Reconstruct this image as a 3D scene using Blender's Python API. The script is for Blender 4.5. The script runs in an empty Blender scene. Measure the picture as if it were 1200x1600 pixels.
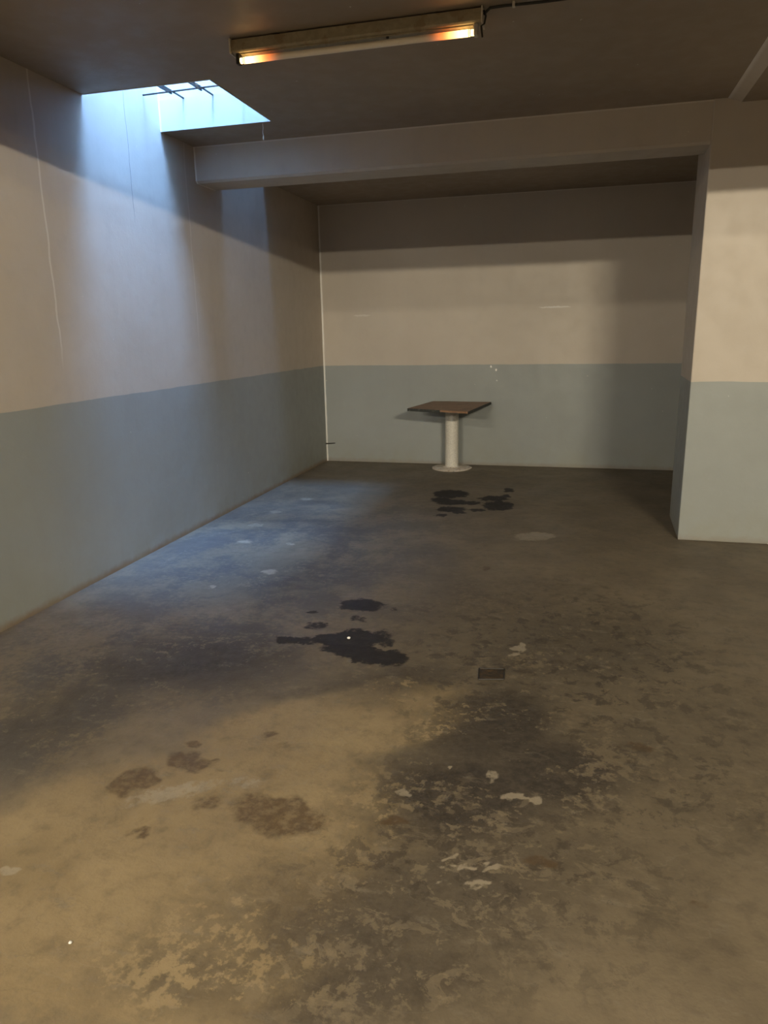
import bpy, bmesh, math, random
from mathutils import Vector, Matrix
import numpy as np
S = bpy.context.scene
COL = S.collection
random.seed(7)

# ------------------------------------------------------------------ camera
# room axes: left wall x=0, floor z=0, +y runs towards the back wall
CAM = Vector((3.0657, 0.0, 1.6))
RT = Vector((0.9673, 0.2529, -0.0182)).normalized()
UP = Vector((-0.0443, 0.2391, 0.9700)).normalized()
FW = UP.cross(RT).normalized()
UP = RT.cross(FW).normalized()
FPX = 1124.87
cd = bpy.data.cameras.new('camera'); cam = bpy.data.objects.new('camera', cd); COL.objects.link(cam)
cam.matrix_world = Matrix(((RT.x, UP.x, -FW.x, CAM.x), (RT.y, UP.y, -FW.y, CAM.y), (RT.z, UP.z, -FW.z, CAM.z), (0, 0, 0, 1)))
cd.sensor_fit = 'VERTICAL'; cd.sensor_height = 24; cd.lens = 24 * FPX / 1600; cd.clip_start = 0.02
S.camera = cam

# ------------------------------------------------------------------ sky, lamps, exposure
w = bpy.data.worlds.new('sky'); S.world = w; w.use_nodes = True
bg = w.node_tree.nodes['Background']
bg.inputs['Color'].default_value = (0.235, 0.48, 1.0, 1); bg.inputs['Strength'].default_value = 112.0
S.view_settings.view_transform = 'Standard'; S.view_settings.look = 'None'
S.view_settings.exposure = 1.3; S.view_settings.gamma = 1.0; S.view_settings.use_curve_mapping = False
WARM = (1.0, 0.90, 0.70)
def tube_lamp(x, y, z, watts, pitch=50, yaw=0, length=1.2):
    l = bpy.data.lights.new('fluorescent_light', 'AREA'); l.shape = 'RECTANGLE'; l.size = length; l.size_y = 0.02
    l.energy = watts; l.color = WARM
    o = bpy.data.objects.new('fluorescent_light', l); COL.objects.link(o)
    o.location = (x, y, z); o.rotation_euler = (math.radians(pitch), 0, math.radians(yaw))
    return o
# the garage's other ceiling tubes, behind the photographer, x, y, z, power
tube_lamp(1.3, -5.5, 3.0, 85, pitch=75)
tube_lamp(5.5, -2.55, 3.0, 150, pitch=82, yaw=12)
tube_lamp(0.9, -1.0, 3.0, 30, pitch=58)
S.cycles.use_denoising = True
S.cycles.max_bounces = 10; S.cycles.diffuse_bounces = 8
S.cycles.sample_clamp_indirect = 6

# ------------------------------------------------------------------ helpers
H = 3.074; YB = 8.70; PY = 5.739; PX = 3.88; BEAM_Z = 2.801; BEAM_Y = 6.092
SKY1 = (0.0, 0.885, 4.36, 5.27)      # openings in the ceiling slab x0,x1,y0,y1
SKY2 = (0.0, 0.885, 6.22, 7.12)
SHAFT = 2.3; SHAFT2 = 6.0  # unseen well heights chosen for their daylight; the second is deeper to dim it
def floor_at(u, v):
    d = FW + RT * ((u - 600) / FPX) - UP * ((v - 800) / FPX)
    t = -CAM.z / d.z
    return np.array([CAM.x + d.x * t, CAM.y + d.y * t])
def box(bm, x0, x1, y0, y1, z0, z1):
    v = [bm.verts.new(p) for p in ((x0,y0,z0),(x1,y0,z0),(x1,y1,z0),(x0,y1,z0),(x0,y0,z1),(x1,y0,z1),(x1,y1,z1),(x0,y1,z1))]
    for f in ((3,2,1,0),(4,5,6,7),(0,1,5,4),(1,2,6,5),(2,3,7,6),(3,0,4,7)): bm.faces.new([v[i] for i in f])
    return v
def prism(bm, pts, a, b, axis):
    """extrude a closed 2-D outline from a to b along an axis"""
    def P(p, t):
        return {'x': (t, p[0], p[1]), 'y': (p[0], t, p[1]), 'z': (p[0], p[1], t)}[axis]
    A = [bm.verts.new(P(p, a)) for p in pts]; B = [bm.verts.new(P(p, b)) for p in pts]
    n = len(pts); bm.faces.new(A); bm.faces.new(B[::-1])
    for i in range(n): bm.faces.new((A[i], B[i], B[(i+1) % n], A[(i+1) % n]))
def tube(bm, pts, r, n=10, caps=True):
    pts = [Vector(p) for p in pts]; rings = []
    rs = r if isinstance(r, (list, tuple)) else [r] * len(pts)
    ref = None
    for i, p in enumerate(pts):
        t = (pts[min(i+1, len(pts)-1)] - pts[max(i-1, 0)]).normalized()
        if ref is None: ref = Vector((0,0,1)) if abs(t.z) < .9 else Vector((1,0,0))
        a = t.cross(ref).normalized(); b = t.cross(a).normalized(); ref = -b if b.dot(ref) < 0 else b
        a = t.cross(ref).normalized(); b = t.cross(a).normalized()
        rings.append([bm.verts.new(p + (a*math.cos(k*2*math.pi/n) + b*math.sin(k*2*math.pi/n))*rs[i]) for k in range(n)])
    for i in range(len(rings)-1):
        for k in range(n): bm.faces.new((rings[i][k], rings[i][(k+1)%n], rings[i+1][(k+1)%n], rings[i+1][k]))
    if caps: bm.faces.new(rings[0][::-1]); bm.faces.new(rings[-1])
def lathe(bm, prof, n=40, c=(0,0)):
    rings = []
    for r, z in prof:
        if r < 1e-5: rings.append([bm.verts.new((c[0], c[1], z))] * n)
        else: rings.append([bm.verts.new((c[0]+r*math.cos(k*2*math.pi/n), c[1]+r*math.sin(k*2*math.pi/n), z)) for k in range(n)])
    for i in range(len(rings)-1):
        for k in range(n):
            q = []
            for vv in (rings[i][k], rings[i][(k+1)%n], rings[i+1][(k+1)%n], rings[i+1][k]):
                if vv not in q: q.append(vv)
            if len(q) > 2: bm.faces.new(q)
def obj(name, bm, mat, parent=None, smooth=None, bevel=0, seg=2):
    bmesh.ops.recalc_face_normals(bm, faces=bm.faces)
    me = bpy.data.meshes.new(name); bm.to_mesh(me); bm.free()
    o = bpy.data.objects.new(name, me); COL.objects.link(o); me.materials.append(mat)
    if parent: o.parent = parent
    if bevel:
        m = o.modifiers.new('bevel', 'BEVEL'); m.width = bevel; m.segments = seg; m.limit_method = 'ANGLE'
    if smooth is not None:
        for p in me.polygons: p.use_smooth = True
        me.set_sharp_from_angle(angle=math.radians(smooth))
    return o
def struct(o): o['kind'] = 'structure'; return o
def thing(name, label, cat, loc, group=None, rz=0):
    o = bpy.data.objects.new(name, None); COL.objects.link(o); o.location = loc; o.rotation_euler.z = rz
    o.empty_display_size = .1
    o['label'] = label; o['category'] = cat
    if group: o['group'] = group
    return o

# ------------------------------------------------------------------ node helpers
class NT:
    def __init__(s, name):
        s.m = bpy.data.materials.new(name); s.m.use_nodes = True; s.t = s.m.node_tree
        s.b = s.t.nodes['Principled BSDF']; s.L = s.t.links.new
        tc = s.t.nodes.new('ShaderNodeTexCoord'); g = s.t.nodes.new('ShaderNodeNewGeometry')
        s.P = g.outputs['Position']
        sx = s.t.nodes.new('ShaderNodeSeparateXYZ'); s.L(s.P, sx.inputs[0]); s.X, s.Y, s.Z = sx.outputs
        s.O = tc.outputs['Object']
    def set(s, i, v):
        if v is None: return
        if isinstance(v, (int, float)): i.default_value = v
        elif isinstance(v, (tuple, list)): i.default_value = tuple(v) + (1,) if len(v) == 3 and i.type == 'RGBA' else v
        else: s.L(v, i)
    def math(s, op, a, b=None, c=None, clamp=False):
        n = s.t.nodes.new('ShaderNodeMath'); n.operation = op; n.use_clamp = clamp
        s.set(n.inputs[0], a); s.set(n.inputs[1], b); s.set(n.inputs[2], c); return n.outputs[0]
    def noise(s, scale, detail=4, rough=.55, vec=None, dist=0, col=False):
        n = s.t.nodes.new('ShaderNodeTexNoise'); n.inputs['Scale'].default_value = scale
        n.inputs['Detail'].default_value = detail; n.inputs['Roughness'].default_value = rough; n.inputs['Distortion'].default_value = dist
        s.L(vec or s.P, n.inputs['Vector']); return n.outputs['Color' if col else 'Fac']
    def scalev(s, v, k, off=(0,0,0)):
        n = s.t.nodes.new('ShaderNodeMapping'); s.L(v, n.inputs[0]); n.inputs['Scale'].default_value = k; n.inputs['Location'].default_value = off
        return n.outputs[0]
    def ramp(s, v, a, b, lo=0., hi=1.):
        n = s.t.nodes.new('ShaderNodeMapRange'); n.interpolation_type = 'SMOOTHSTEP'
        s.set(n.inputs[0], v); n.inputs[1].default_value = a; n.inputs[2].default_value = b; n.inputs[3].default_value = lo; n.inputs[4].default_value = hi
        return n.outputs[0]
    def mix(s, f, a, b, mode='MIX'):
        n = s.t.nodes.new('ShaderNodeMix'); n.data_type = 'RGBA'; n.blend_type = mode
        s.set(n.inputs[0], f); s.set(n.inputs[6], a); s.set(n.inputs[7], b); return n.outputs[2]
    def bump(s, h, dist, strength=1.0):
        n = s.t.nodes.new('ShaderNodeBump'); n.inputs['Distance'].default_value = dist; n.inputs['Strength'].default_value = strength
        s.L(h, n.inputs['Height']); s.L(n.outputs[0], s.b.inputs['Normal'])
    def out(s, col, rough=.7, metal=0.):
        s.set(s.b.inputs['Base Color'], col); s.set(s.b.inputs['Roughness'], rough); s.b.inputs['Metallic'].default_value = metal
        return s.m
    def line(s, coord, pos, width, soft, wob=None):
        """1 inside a thin line coord==pos"""
        c = coord if wob is None else s.math('ADD', coord, wob)
        d = s.math('ABSOLUTE', s.math('SUBTRACT', c, pos))
        return s.ramp(d, width, width + soft, 1, 0)

BEIGE = (0.51, 0.445, 0.37); BLUE = (0.30, 0.315, 0.30); PALE = (0.74, 0.70, 0.64)
def painted(name, extra=None, dado=True, base=BEIGE, dirt=1.0):
    n = NT(name)
    big = n.noise(.7, 3); fine = n.noise(9, 5); pit = n.noise(60, 3)
    streak = n.noise(1.0, 4, vec=n.scalev(n.P, (7, 7, .45)))
    col = n.mix(n.ramp(big, .3, .7), tuple(c*.93 for c in base), tuple(min(1, c*1.05) for c in base))
    if dado:
        wob = n.math('MULTIPLY', n.math('SUBTRACT', n.noise(2.2, 4), .5), .022)
        up = n.ramp(n.math('ADD', n.Z, wob), 1.2035, 1.2065)
        lo = n.mix(n.ramp(big, .3, .7), tuple(c*.94 for c in BLUE), tuple(c*1.06 for c in BLUE))
        col = n.mix(up, lo, col)
    col = n.mix(n.ramp(streak, .45, .85, 0, .09*dirt), col, (.22, .19, .15))
    col = n.mix(n.ramp(fine, .5, .8, 0, .12*dirt), col, (.30, .27, .23))
    # chips and scuffs
    chip = n.ramp(n.noise(23, 2), .765, .785, 0, .55)
    col = n.mix(chip, col, PALE)
    if dado:   # grime and peeling at the foot of the wall
        foot = n.ramp(n.math('ADD', n.Z, n.math('MULTIPLY', n.noise(14, 4), -.05)), -.022, .035, .85*dirt, 0)
        col = n.mix(foot, col, (.21, .135, .075))
        damp = n.math('MULTIPLY', n.ramp(n.Z, .0, .45, .35, 0), n.ramp(n.noise(3.5, 4), .35, .65))
        col = n.mix(damp, col, (.27, .26, .19))
    if extra: col = extra(n, col)
    h = n.math('ADD', n.math('MULTIPLY', n.noise(4, 4), 1.0), n.math('MULTIPLY', pit, .12))
    n.bump(h, .006, .6)
    return n.out(col, n.ramp(fine, .3, .7, .52, .68))

def lw_extra(n, col):
    wob = n.math('MULTIPLY', n.math('SUBTRACT', n.noise(3, 4), .5), .05)
    seam = n.math('MULTIPLY', n.line(n.Y, 3.885, .004, .006, wob), n.ramp(n.Z, 1.35, 1.7, 0, .6))
    col = n.mix(seam, col, PALE)
    crack = n.math('MULTIPLY', n.line(n.Y, 4.82, .001, .004, wob), n.ramp(n.Z, 2.35, 2.5, 0, .6))
    col = n.mix(crack, col, (.12, .12, .12))
    seam2 = n.math('MULTIPLY', n.line(n.Y, 5.60, .003, .006, wob), n.ramp(n.Z, 1.4, 1.8, 0, .35))
    return n.mix(seam2, col, PALE)
def bw_extra(n, col):
    corner = n.ramp(n.math('ADD', n.X, n.math('MULTIPLY', n.noise(8, 3), .012)), .018, .034, .85, 0)
    col = n.mix(corner, col, (.85, .82, .76))
    top = n.ramp(n.Z, H - .012, H - .004, 0, .5); col = n.mix(top, col, PALE)
    # two scraped spots and a plaster smear
    def spot(px, pz, rx, rz, amt):
        a = n.math('DIVIDE', n.math('SUBTRACT', n.X, px), rx); b = n.math('DIVIDE', n.math('SUBTRACT', n.math('ADD', n.Z, n.math('MULTIPLY', n.noise(20, 3), .03)), pz + .015), rz)
        d = n.math('ADD', n.math('MULTIPLY', a, a), n.math('MULTIPLY', b, b))
        return n.ramp(d, .5, 1.1, amt, 0)
    for q in ((2.09, 1.18, .012, .014, .9), (2.15, 1.142, .012, .018, .9), (2.80, 1.84, .19, .010, .5), (.52, 1.80, .12, .012, .25), (2.16, 1.02, .01, .008, .5)):
        col = n.mix(spot(*q), col, (.85, .82, .78))
    return col
def beam_extra(n, col):
    e = n.ramp(n.Z, H - .014, H - .005, 0, .55); col = n.mix(e, col, PALE)
    e = n.ramp(n.math('ADD', n.X, n.math('MULTIPLY', n.noise(9, 3), .012)), .012, .026, .8, 0); return n.mix(e, col, (.85, .82, .76))
def shaft_extra(n, col):
    return n.mix(n.ramp(n.X, .006, .02, .7, 0), col, (.9, .9, .88))
M_left = painted('left wall paint', lw_extra)
M_back = painted('back wall paint', bw_extra, dirt=.45)
M_wall = painted('wall paint', dirt=.4)
M_dim = painted('unseen wall dark bounce cut', None, dado=False, base=(.09, .075, .06))  # unseen right and front walls, coloured dark to cut bounced light
M_beam = painted('beam paint', beam_extra, dado=False)
M_shaft = painted('skylight well paint', shaft_extra, dado=False, base=(.60, .61, .60), dirt=.6)
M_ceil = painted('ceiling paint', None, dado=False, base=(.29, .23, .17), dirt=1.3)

def metal(name, col, rough=.5, metallic=0., spots=None, sc=30):
    n = NT(name); f = n.noise(sc, 5)
    c = n.mix(n.ramp(f, .35, .7), tuple(v*.85 for v in col), tuple(min(1, v*1.1) for v in col))
    if spots: c = n.mix(n.ramp(n.noise(sc*.5, 5), .56, .64, 0, .85), c, spots)
    n.bump(f, .002, .5); return n.out(c, rough, metallic)
M_batten = metal('lamp housing enamel', (.30, .25, .16), .5, 0, (.22, .16, .09))
M_holder = metal('lamp holder plastic', (.55, .50, .42), .5)
M_dark = metal('dark metal', (.035, .03, .025), .6, .3)
M_cable = metal('black cable', (.02, .018, .015), .6)
M_bar = metal('rusty bar', (.06, .055, .05), .7, .2, (.12, .06, .03))
M_white = metal('white enamel', (.70, .66, .58), .4, 0, None, 90)
M_base = metal('flaking white plate', (.72, .64, .54), .6, 0, (.32, .20, .12), 60)
M_edge = metal('dark board edge', (.035, .037, .032), .7, 0, (.10, .10, .08), 60)

# tabletop wood
n = NT('brown wood board')
g = n.noise(1, 6, .6, vec=n.scalev(n.O, (3, 60, 60)), dist=.4)
c = n.mix(n.ramp(g, .3, .7), (.20, .105, .055), (.33, .185, .10))
c = n.mix(n.ramp(n.noise(7, 4, vec=n.O), .52, .72, 0, .6), c, (.06, .035, .02))
n.bump(g, .001, .4); M_wood = n.out(c, .5)

# tube glass: cold white in the middle, cathodes glowing orange at both ends (object x runs along the tube)
n = NT('failing fluorescent tube')
sx = n.t.nodes.new('ShaderNodeSeparateXYZ'); n.L(n.O, sx.inputs[0]); ax = n.math('ABSOLUTE', sx.outputs[0])
e1 = n.ramp(ax, .33, .575, 0, 1); e = n.math('POWER', e1, 2.2)
gap = n.line(ax, .580, .0015, .003)
n.set(n.b.inputs['Base Color'], (.85, .76, .62)); n.b.inputs['Roughness'].default_value = .3
ec = n.mix(n.ramp(ax, .44, .57), (1.0, .20, .03), (1.0, .62, .22)); n.L(ec, n.b.inputs['Emission Color'])
n.L(n.math('MULTIPLY', n.math('MULTIPLY', e, n.math('SUBTRACT', 1, n.math('MULTIPLY', gap, .8))), 2.6), n.b.inputs['Emission Strength'])
M_tube = n.m

# ------------------------------------------------------------------ floor material
n = NT('stained concrete floor')
STAINS = {}
def blobs(key, lst):
    """register a class of stains (ellipses lying on the floor); their fields are evaluated on the floor grid below"""
    STAINS[key] = lst
    at = n.t.nodes.new('ShaderNodeAttribute'); at.attribute_name = key
    return at.outputs['Fac']
def edge_break(v, nz, k=2.2, lo=.28, hi=.55):
    """ragged outline: the field is modulated by noise, then cut"""
    return n.ramp(n.math('MULTIPLY', v, n.math('MULTIPLY_ADD', n.math('SUBTRACT', nz, .5), k, 1)), lo, hi)
big = n.noise(.55, 4, .6); mid = n.noise(2.6, 6, .62); fine = n.noise(14, 6, .65); grain = n.noise(90, 3, .6)
swirl = n.noise(1.6, 8, .70, dist=.25); rag = n.noise(30, 6, .7)
col = n.mix(n.ramp(mid, .3, .7), (.138, .109, .072), (.19, .151, .098))
# cleaner sandy screed
sand = blobs('stain_sand', [(300, 1300, 330, 150, 1, .45, -8), (520, 1130, 230, 55, .95, .45, -12), (180, 1480, 330, 120, .9, .5), (620, 1140, 130, 25, .9, .5, -12)])
sand = edge_break(sand, n.math('MULTIPLY_ADD', rag, .3, n.math('MULTIPLY', swirl, .7)), 2.6, .22, .62)
col = n.mix(sand, col, n.mix(n.ramp(swirl, .35, .65), (.225, .168, .092), (.285, .215, .120)))
# greyer worn ground near the left wall and below the opening
grey = blobs('stain_grey', [(430, 860, 260, 110, .9, .5, -10), (250, 1010, 330, 80, .9, .5, -8), (90, 1140, 200, 60, .8, .5, -20)])
grey = n.math('MULTIPLY', grey, n.ramp(n.math('MULTIPLY_ADD', rag, .3, n.math('MULTIPLY', swirl, .7)), .45, .55))
col = n.mix(grey, col, (.078, .070, .064))
# tyre grime, broken up by noise
grime = blobs('stain_grime', [(300, 1030, 170, 45, .9, .5, -6), (110, 1110, 160, 50, .6, .5, -18), (420, 900, 130, 40, .55, .5), (560, 1060, 90, 14, .5, .5, -10), (790, 1130, 90, 80, 1, .5), (860, 1200, 130, 60, 1, .5), (720, 1240, 150, 80, 1, .5), (760, 1160, 120, 60, .9, .5), (640, 1060, 100, 30, .7, .5, -10),
               (880, 1010, 180, 70, .6, .5), (760, 960, 150, 60, .4, .5), (620, 1420, 330, 110, .65, .5, -12), (560, 1540, 200, 50, .7, .5, -10), (300, 1520, 150, 60, .6, .6),
               (860, 1330, 150, 50, .5, .6), (1050, 1140, 190, 90, .4, .6), (1100, 1300, 160, 110, .3, .6)])
brk = n.math('ADD', n.math('MULTIPLY', mid, .6), n.math('MULTIPLY', fine, .4))
grime = n.math('MULTIPLY', grime, n.ramp(n.math('MULTIPLY_ADD', rag, .35, n.math('MULTIPLY', brk, .65)), .435, .475))
col = n.mix(n.math('MULTIPLY', grime, .92), col, n.mix(n.ramp(rag, .4, .6), (.026, .021, .018), (.052, .042, .033)))
wf = n.math('MULTIPLY', n.ramp(n.noise(11, 8, .75, vec=n.scalev(n.P, (.55, 1.2, 1))), .56, .66), .45)
col = n.mix(wf, col, (.20, .168, .125))
sc = n.line(n.noise(2.2, 3, .5, vec=n.scalev(n.P, (.35, 1.3, 1), (2, 5, 0))), .52, .0006, .0012)
col = n.mix(n.math('MULTIPLY', sc, .13), col, (.26, .23, .18))
# mottled small dark flecks on the right
fl = n.math('MULTIPLY', blobs('stain_fl', [(880, 1020, 260, 130, .9, .5), (1000, 1200, 230, 120, .7, .6), (760, 1350, 300, 120, .8, .5), (820, 1500, 260, 90, .4, .6)]),
            n.ramp(n.noise(10, 7, .74, dist=.3), .53, .575))
col = n.mix(n.math('MULTIPLY', fl, .85), col, (.052, .041, .030))
# paler flakes with crisp edges
fk = n.math('MULTIPLY', blobs('stain_fk', [(640, 1390, 260, 100, .9, .5), (800, 1290, 160, 90, .8, .5), (560, 1500, 250, 80, .8, .5)]),
            n.ramp(n.noise(7, 7, .72, vec=n.scalev(n.P, (1, 1.3, 1), (3, 9, 0)), dist=.8), .56, .575))
col = n.mix(n.math('MULTIPLY', fk, .45), col, (.24, .19, .125))
# thin contour cracks
ck = n.line(n.noise(1.7, 6, .62, vec=n.scalev(n.P, (1, 1, 1), (7, 2, 0)), dist=.5), .5, .001, .0035)
col = n.mix(n.math('MULTIPLY', ck, .12), col, (.05, .04, .03))
# brown dried stains on the sandy part
st = blobs('stain_st', [(432, 1272, 72, 33, .9, .12, 8), (470, 1285, 40, 18, .6, .3), (288, 1190, 34, 16, .85, .12), (208, 1222, 40, 19, .9, .15, -25), (322, 1254, 30, 14, .6, .2, -12),
            (212, 1300, 16, 9, .7, .2), (618, 1281, 19, 9, 1, .3), (298, 1161, 11, 4, 1, .3), (184, 1270, 5, 3, 1, .3), (338, 1184, 7, 4, .8, .3), (425, 1146, 12, 5, .7, .3), (445, 1163, 15, 7, .5, .4),
            (372, 1127, 12, 6, .4, .4), (425, 1208, 24, 10, .4, .4), (342, 1201, 6, 3, .6, .3), (1000, 1165, 22, 7, .6, .4, 10), (1095, 1413, 12, 8, .6, .5), (840, 1350, 34, 9, .9, .4, 8), (758, 888, 8, 3, 1, .3)])
st = edge_break(st, rag, 1.3, .2, .75)
col = n.mix(n.math('MULTIPLY', st, n.ramp(rag, .35, .6, .45, .85)), col, (.085, .052, .025))
# pale scrapes
pl = blobs('stain_pl', [(835, 838, 30, 6, 1, .15), (806, 1245, 24, 5, .8, .15), (834, 1249, 12, 6, .8, .15), (740, 1357, 62, 4, .7, .2, -1), (730, 1384, 50, 3, .7, .2), (696, 1341, 11, 4, .7, .2), (632, 1243, 14, 4, .8, .2),
            (817, 1012, 11, 6, .8, .2), (806, 1023, 9, 3, .6, .2), (24, 1356, 16, 6, 1, .3, -20), (270, 1240, 75, 12, .7, .7, -14), (380, 1222, 60, 10, .5, .7), (700, 1200, 4, 3, .9, .3), (765, 1212, 10, 8, .6, .4),
            (335, 917, 5, 2, 1, .3), (382, 846, 12, 3, .7, .3), (260, 878, 60, 2, .33, .4, -30), (335, 835, 80, 2.5, .33, .5, -10), (400, 820, 14, 3, .5, .4), (455, 850, 8, 2, .6, .4), (430, 800, 10, 2, .5, .4), (420, 893, 14, 4, .6, .4), (480, 780, 10, 2, .6, .4)])
pl = edge_break(pl, rag, 3.2, .25, .6)
col = n.mix(n.math('MULTIPLY', pl, .8), col, (.31, .262, .19))
# oil, still dark
oil = blobs('stain_oil', [(566, 945, 34, 9, .95, .2), (500, 977, 24, 6, .6, .25), (448, 999, 16, 6, .9, .25), (478, 1003, 20, 6, .7, .3), (518, 1000, 28, 9, .95, .25), (605, 1003, 14, 6, .6, .3), (560, 997, 46, 13, .9, .2), (555, 1018, 55, 12, .9, .25, 8), (592, 1027, 50, 12, 1, .2, 3), (625, 1024, 18, 8, .8, .25),
             (620, 951, 12, 4, .5, .3), (484, 955, 7, 2.5, .9, .3), (560, 967, 14, 5, .5, .3), (600, 990, 18, 8, .5, .4),
             (705, 772, 27, 6, 1, .18), (688, 781, 16, 3.5, 1, .2), (710, 785, 28, 4, .8, .2), (705, 795, 22, 4, 1, .2), (738, 786, 14, 3, .7, .3), (745, 797, 12, 2.5, .7, .3), (778, 790, 22, 7, 1, .18), (772, 779, 24, 4, .8, .2), (796, 766, 8, 3, 1, .2), (792, 775, 7, 2.5, .9, .2), (690, 805, 9, 2.5, 1, .2), (718, 800, 10, 2, .7, .2)])
oil = edge_break(oil, rag, 2.6, .22, .60)
col = n.mix(oil, col, (.014, .011, .010))
# edges of the slab
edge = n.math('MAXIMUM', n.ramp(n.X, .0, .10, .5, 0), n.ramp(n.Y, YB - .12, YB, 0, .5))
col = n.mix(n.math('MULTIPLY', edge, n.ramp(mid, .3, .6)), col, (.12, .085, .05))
col = n.mix(n.ramp(fine, .45, .75, 0, .35), col, (.05, .04, .03))
specks = n.ramp(n.noise(38, 2), .80, .82, 0, .8); col = n.mix(specks, col, (.42, .39, .33))
h = n.math('ADD', n.math('MULTIPLY', mid, .5), n.math('ADD', n.math('MULTIPLY', fine, .35), n.math('MULTIPLY', grain, .06)))
n.bump(h, .012, .7)
rg = n.math('SUBTRACT', n.ramp(swirl, .3, .7, .50, .68), n.math('MULTIPLY', oil, -.15))
n.b.inputs['Specular IOR Level'].default_value = .5
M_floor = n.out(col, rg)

# ------------------------------------------------------------------ the room
XR, YN, T = 8.0, -8.0, 0.25
from mathutils import noise as mn
def make_floor():
    xs = [-T] + list(np.arange(0, 4.9, .016)) + [6.0, XR + T]
    ys = [YN - T, -2, 0] + list(np.arange(.9, YB, .016)) + [YB, YB + T]
    nx, ny = len(xs), len(ys)
    X, Y = np.meshgrid(np.array(xs), np.array(ys))
    co = np.stack([X.ravel(), Y.ravel(), np.zeros(nx*ny)], 1)
    i = (np.arange(ny-1)[:, None]*nx + np.arange(nx-1)[None, :]).ravel()
    faces = np.stack([i, i+1, i+1+nx, i+nx], 1)
    me = bpy.data.meshes.new('floor')
    me.vertices.add(len(co)); me.vertices.foreach_set('co', co.ravel())
    me.loops.add(faces.size); me.loops.foreach_set('vertex_index', faces.ravel().astype(np.int32))
    me.polygons.add(len(faces)); me.polygons.foreach_set('loop_start', np.arange(0, faces.size, 4).astype(np.int32))
    me.update(calc_edges=True)
    D = np.array([tuple(mn.noise_vector(Vector((x*3, y*3, .5)))*.07 + mn.noise_vector(Vector((x*9, y*9, 4)))*.035)[:2] + tuple(mn.noise_vector(Vector((x*16, y*16, 9)))*.05 + mn.noise_vector(Vector((x*38, y*38, 2)))*.03)[:2] for x, y, z in co.tolist()])
    for key, lst in STAINS.items():
        f = np.zeros(len(co)); k = .28 if key in ('stain_pl', 'stain_st', 'stain_oil') else 1.0
        P = co[:, :2] + D[:, :2]*k + (D[:, 2:]*(.75 if key == 'stain_oil' else .6) if k < 1 else 0)
        for b in lst:
            u, v, ru, rv, amt = b[:5]; soft = max(b[5] if len(b) > 5 else .35, .35); rot = math.radians(b[6] if len(b) > 6 else 0)
            c = floor_at(u, v); J = np.array([floor_at(u+1, v)-c, floor_at(u, v+1)-c]).T
            A = J @ np.array([[math.cos(rot), -math.sin(rot)], [math.sin(rot), math.cos(rot)]]) @ np.diag([ru, rv])
            l = np.linalg.norm((P - c) @ np.linalg.inv(A).T, axis=1)
            f = np.maximum(f, amt*np.clip(.5 + (1-l)/(2*soft), 0, 1))
        at = me.attributes.new(key, 'FLOAT', 'POINT'); at.data.foreach_set('value', f.astype(np.float32))
    me.materials.append(M_floor)
    o = bpy.data.objects.new('floor', me); COL.objects.link(o); return struct(o)
make_floor()
bm = bmesh.new(); box(bm, -T, 0, YN - T, YB + T, 0, H + SHAFT2); struct(obj('wall_left', bm, M_left))
bm = bmesh.new(); box(bm, 0, XR, YB, YB + T, 0, H + .2); struct(obj('wall_back', bm, M_back))
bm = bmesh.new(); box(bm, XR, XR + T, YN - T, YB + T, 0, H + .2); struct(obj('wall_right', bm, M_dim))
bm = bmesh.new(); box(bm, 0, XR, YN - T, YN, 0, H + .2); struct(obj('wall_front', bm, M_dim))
# ceiling slab with the two openings by the left wall, and a shallow splayed thickening on the right
bm = bmesh.new()
sx1 = SKY1[1]
box(bm, 0, sx1, YN, SKY1[2], H, H + .2); box(bm, 0, sx1, SKY1[3], SKY2[2], H, H + .2); box(bm, 0, sx1, SKY2[3], YB, H, H + .2)
box(bm, sx1, XR, YN, YB, H, H + .2)
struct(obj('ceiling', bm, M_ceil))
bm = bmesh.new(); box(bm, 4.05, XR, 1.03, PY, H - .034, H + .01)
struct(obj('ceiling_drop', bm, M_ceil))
bm = bmesh.new(); prism(bm, [(3.965, H + .01), (3.965, H - .003), (4.05, H - .034), (4.05, H + .01)], 1.03, PY, 'y')
struct(obj('trim_1', bm, M_beam))  # lighter paint than the drop beside it: the splay's lit tone is painted
# ceiling beams: the one in view, and its twin above the photographer whose shadow falls on the walls
bm = bmesh.new()
c = .018
prism(bm, [(PY + .012, H + .01), (PY + .012, BEAM_Z + c), (PY + .012 + c, BEAM_Z), (BEAM_Y - c, BEAM_Z), (BEAM_Y, BEAM_Z + c), (BEAM_Y, H + .01)], 0, XR, 'x')
struct(obj('ceiling_beam', bm, M_beam))
bm = bmesh.new()
prism(bm, [(.68, H + .01), (.68, BEAM_Z), (1.03, BEAM_Z), (1.03, H + .01)], 0, XR, 'x')
struct(obj('ceiling_beam', bm, M_beam))
# pillar, side slightly splayed
bm = bmesh.new()
prism(bm, [(PX, PY), (5.5, PY), (5.5, 6.49), (3.905, 6.49)], 0, H + .005, 'z')
struct(obj('pillar', bm, M_wall, bevel=.008))
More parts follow.
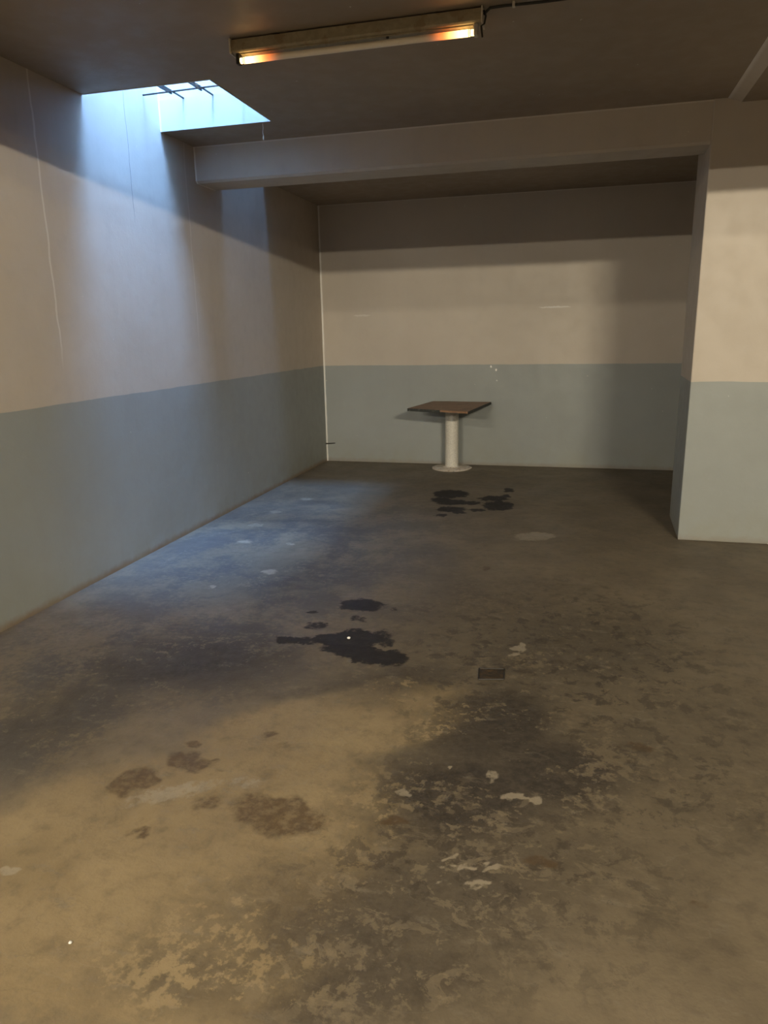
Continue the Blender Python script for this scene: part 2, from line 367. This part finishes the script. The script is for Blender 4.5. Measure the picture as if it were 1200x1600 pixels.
# skylight wells
def well(idx, s, deep):
    x0, x1, y0, y1 = s; z0, z1 = H, H + deep
    bm = bmesh.new(); t = .12
    box(bm, x0, x1 + t, y0 - t, y0, z0 + .2, z1); box(bm, x0, x1 + t, y1, y1 + t, z0 + .2, z1); box(bm, x1, x1 + t, y0, y1, z0 + .2, z1)
    # lining of the slab edge
    e = .004
    box(bm, x0, x1, y0 - .002, y0 + e, z0 - .003, z0 + .21); box(bm, x0, x1, y1 - e, y1 + .002, z0 - .003, z0 + .21); box(bm, x1 - e, x1 + .002, y0, y1, z0 - .003, z0 + .21)
    o = struct(obj('window_%d' % idx, bm, M_shaft))
    def bar(pts, r):
        b = bmesh.new(); tube(b, pts, r, 8); return obj('grille_bar', b, M_bar, o)
    for x in (.21, .445, .68):
        bar([(x, y0, z0 + .215), (x, y1, z0 + .205)], .0065)
        b = bmesh.new(); box(b, x - .005, x + .005, y0 + .0, y1 - .17, z0 + .184, z0 + .207); obj('grille_strap', b, M_bar, o)
    bar([(0, y1 - .20, z0 + .190), (x1, y1 - .20, z0 + .200)], .006)
    # daylight portal
    l = bpy.data.lights.new('sky_portal', 'AREA'); l.shape = 'RECTANGLE'; l.size = x1 - x0; l.size_y = y1 - y0
    l.cycles.is_portal = True
    p = bpy.data.objects.new('sky_portal', l); COL.objects.link(p); p.location = ((x0+x1)/2, (y0+y1)/2, z1 - .005)
    return o
well(1, SKY1, SHAFT); well(2, SKY2, SHAFT2)

# ------------------------------------------------------------------ ceiling lamp
LX, LY = 1.92, 3.865
lamp = thing('ceiling_lamp', 'old fluorescent batten lamp on the ceiling with only its tube ends glowing orange', 'lamp', (LX, LY, H))
bm = bmesh.new()
prism(bm, [(-.030, -.008), (-.034, -.060), (-.024, -.068), (.040, -.068), (.050, -.060), (.046, -.008)], -.645, .645, 'x')
hb = obj('housing', bm, M_batten, lamp, bevel=.003)
bm = bmesh.new(); box(bm, -.60, .60, -.012, .030, -.0735, -.0675); obj('cover_plate', bm, M_batten, lamp, bevel=.001)
for s in (-1, 1):
    bm = bmesh.new(); box(bm, s*.645 - .004, s*.645 + .004, -.040, .056, -.074, -.004); obj('end_cap', bm, M_holder, lamp, bevel=.002)
    bm = bmesh.new(); xs = sorted((s*.604, s*.624)); box(bm, xs[0], xs[1], -.020, .016, -.118, -.068); hd = obj('lamp_holder', bm, M_holder if s > 0 else M_dark, lamp, bevel=.004)
    bm = bmesh.new(); box(bm, s*.4 - .02, s*.4 + .02, -.02, .035, -.009, 0.0); obj('mounting_block', bm, M_dark, lamp)
bm = bmesh.new(); tube(bm, [(-.604, 0, 0), (-.588, 0, 0), (-.5875, 0, 0), (.5875, 0, 0), (.588, 0, 0), (.604, 0, 0)], [.0135, .0135, .0155, .0155, .0135, .0135], 20)
tb = obj('tube', bm, M_tube, lamp, smooth=40); tb.location = (0, -.002, -.100)
for s in (-1, 1):
    bm = bmesh.new(); tube(bm, [(s*.586, -.002, -.100), (s*.589, -.002, -.100)], .0165, 20); obj('tube_ring', bm, M_dark, lamp)
bm = bmesh.new(); tube(bm, [(.652, -.02, -.02), (.662, -.022, -.045), (.655, -.02, -.075), (.640, -.018, -.082), (.646, -.018, -.13)], .0045, 8)
obj('hook', bm, M_dark, lamp, smooth=60)
bm = bmesh.new(); tube(bm, [(.18, -.004, -.0735), (.18, -.004, -.081)], .007, 10); obj('screw', bm, M_dark, lamp)

cb = thing('power_cable', 'thin black cable clipped to the ceiling running right from the lamp', 'cable', (2.57, 3.86, H))
bm = bmesh.new(); pts = []
for i in range(40):
    t = i/39; pts.append((t*1.9, -.02 - .035*t + .012*math.sin(t*9), -.010 - .006*abs(math.sin(t*7))))
tube(bm, [(-.0, .0, -.03)] + [(.03, -.012, -.012)] + pts[2:], .0065, 8); obj('cord', bm, M_cable, cb, smooth=60)
for t in (.14, .75, 1.35):
    bm = bmesh.new(); yy = -.02 - .035*t/1.9 + .012*math.sin(t/1.9*9)
    box(bm, t - .006, t + .006, yy - .012, yy + .012, -.022, -.001); obj('clip', bm, M_holder, cb)

# ------------------------------------------------------------------ pedestal table
TC = Vector((1.67, 8.44, 0))
tab = thing('pedestal_table', 'white pedestal table with a loose brown square board on top by the back wall', 'table', TC)
zt = .776
cor = [Vector(p) for p in ((1.279, 7.815), (1.405, 8.665), (2.105, 8.605), (1.985, 7.535))]   # left, back-left, back-right, front
ctr = sum(cor, Vector((0, 0))) / 4
pts = [((p - TC.xy).x, (p - TC.xy).y) for p in cor]
bm = bmesh.new(); prism(bm, pts, zt - .022, zt, 'z'); top = obj('tabletop', bm, M_wood, tab, bevel=.002)
# dark worn edging, one strip per side, slightly proud
for i in range(4):
    a = Vector(pts[i]); b = Vector(pts[(i+1) % 4]); d = (b - a).normalized(); nn = Vector((d.y, -d.x))
    if nn.dot((a + b)/2 - (ctr - TC.xy)) < 0: nn = -nn
    k0, k1 = (0, 1) if i != 3 else (.45, 1.0)
    p0 = a + (b - a)*k0; p1 = a + (b - a)*k1
    bm = bmesh.new(); prism(bm, [tuple(p0 - nn*.001), tuple(p1 - nn*.001), tuple(p1 + nn*.006), tuple(p0 + nn*.006)], zt - .030, zt - .0005, 'z')
    e = obj('edging', bm, M_edge, tab, bevel=.001); e['label'] = 'dark worn board edge'
bm = bmesh.new(); lathe(bm, [(0, .012), (.079, .012), (.081, .03), (.079, .06), (.079, zt - .03), (.079, zt - .0215), (0, zt - .0215)], 40)
obj('column', bm, M_white, tab, smooth=40)
bm = bmesh.new(); prof = [(0, 0), (.235, 0), (.238, .006), (.225, .013), (.10, .020), (.085, .030), (0, .030)]
lathe(bm, prof, 48)
for v in bm.verts:
    a = math.atan2(v.co.y, v.co.x); v.co.x *= 1 + .012*math.sin(5*a) + .01*math.sin(11*a); v.co.y *= 1 + .012*math.sin(5*a)
obj('base_plate', bm, M_base, tab, smooth=30)

# ------------------------------------------------------------------ small things
# rectangular rusty cover let into the floor
q = [floor_at(*p) for p in ((749, 1045), (788, 1046), (787, 1062), (748, 1062))]
cx, cy = sum(q)/4
dr = thing('drain_cover', 'small dark rusty rectangular plate set into the concrete floor', 'drain', (cx, cy, 0))
n = NT('rusty plate'); f = n.noise(28, 5)
c = n.mix(n.ramp(f, .4, .65), (.022, .016, .009), (.075, .042, .014)); n.bump(f, .003); M_rust = n.out(c, .75)
bm = bmesh.new(); prism(bm, [(p[0]-cx, p[1]-cy) for p in q], .0, .003, 'z'); obj('plate', bm, M_rust, dr, bevel=.001)
bm = bmesh.new()
for i in range(4):
    a = Vector(q[i] - np.array([cx, cy])); b = Vector(q[(i+1) % 4] - np.array([cx, cy])); tube(bm, [(a.x, a.y, .002), (b.x, b.y, .002)], .004, 6)
obj('rim', bm, M_dark, dr)

# wire dangling from the ceiling by the skylight
bm = bmesh.new(); tube(bm, [(0, 0, 0), (.003, 0, -.03), (-.003, .002, -.06), (.004, 0, -.085)], .0016, 6)
tube(bm, [(.004, 0, -.080), (.002, 0, -.095), (.003, 0, -.112)], [.003, .0045, .002], 6)
o = obj('hanging_wire', bm, M_white); o.location = (.80, 5.31, H); o['label'] = 'short pale wire dangling from the ceiling edge beside the skylight'; o['category'] = 'wire'
# nail in the back left corner
bm = bmesh.new(); tube(bm, [(0, 0, 0), (.05, -.004, .004), (.13, -.012, .012)], [.008, .006, .004], 8)
o = obj('wall_stub', bm, M_dark, smooth=50); o.location = (.0, 8.68, .225); o['label'] = 'thin dark metal stub sticking out low in the back left corner'; o['category'] = 'nail'
# white pebble lying on the oil stain
def pebble(u, v, r, label, mat):
    c = floor_at(u, v); bm = bmesh.new(); bmesh.ops.create_icosphere(bm, subdivisions=2, radius=r)
    for vv in bm.verts: vv.co *= 1 + random.uniform(-.15, .15); vv.co.z *= .6
    zmin = min(v_.co.z for v_ in bm.verts)
    o = obj('pebble', bm, mat, smooth=60); o.location = (c[0], c[1], -zmin); o['label'] = label; o['category'] = 'pebble'
M_peb = metal('pale chip', (.85, .83, .78), .6)
pebble(545, 998, .010, 'tiny white chip lying on the large dark oil stain', M_peb)
pebble(110, 1474, .005, 'tiny white chip on the bare sandy floor in the lower left', M_peb)
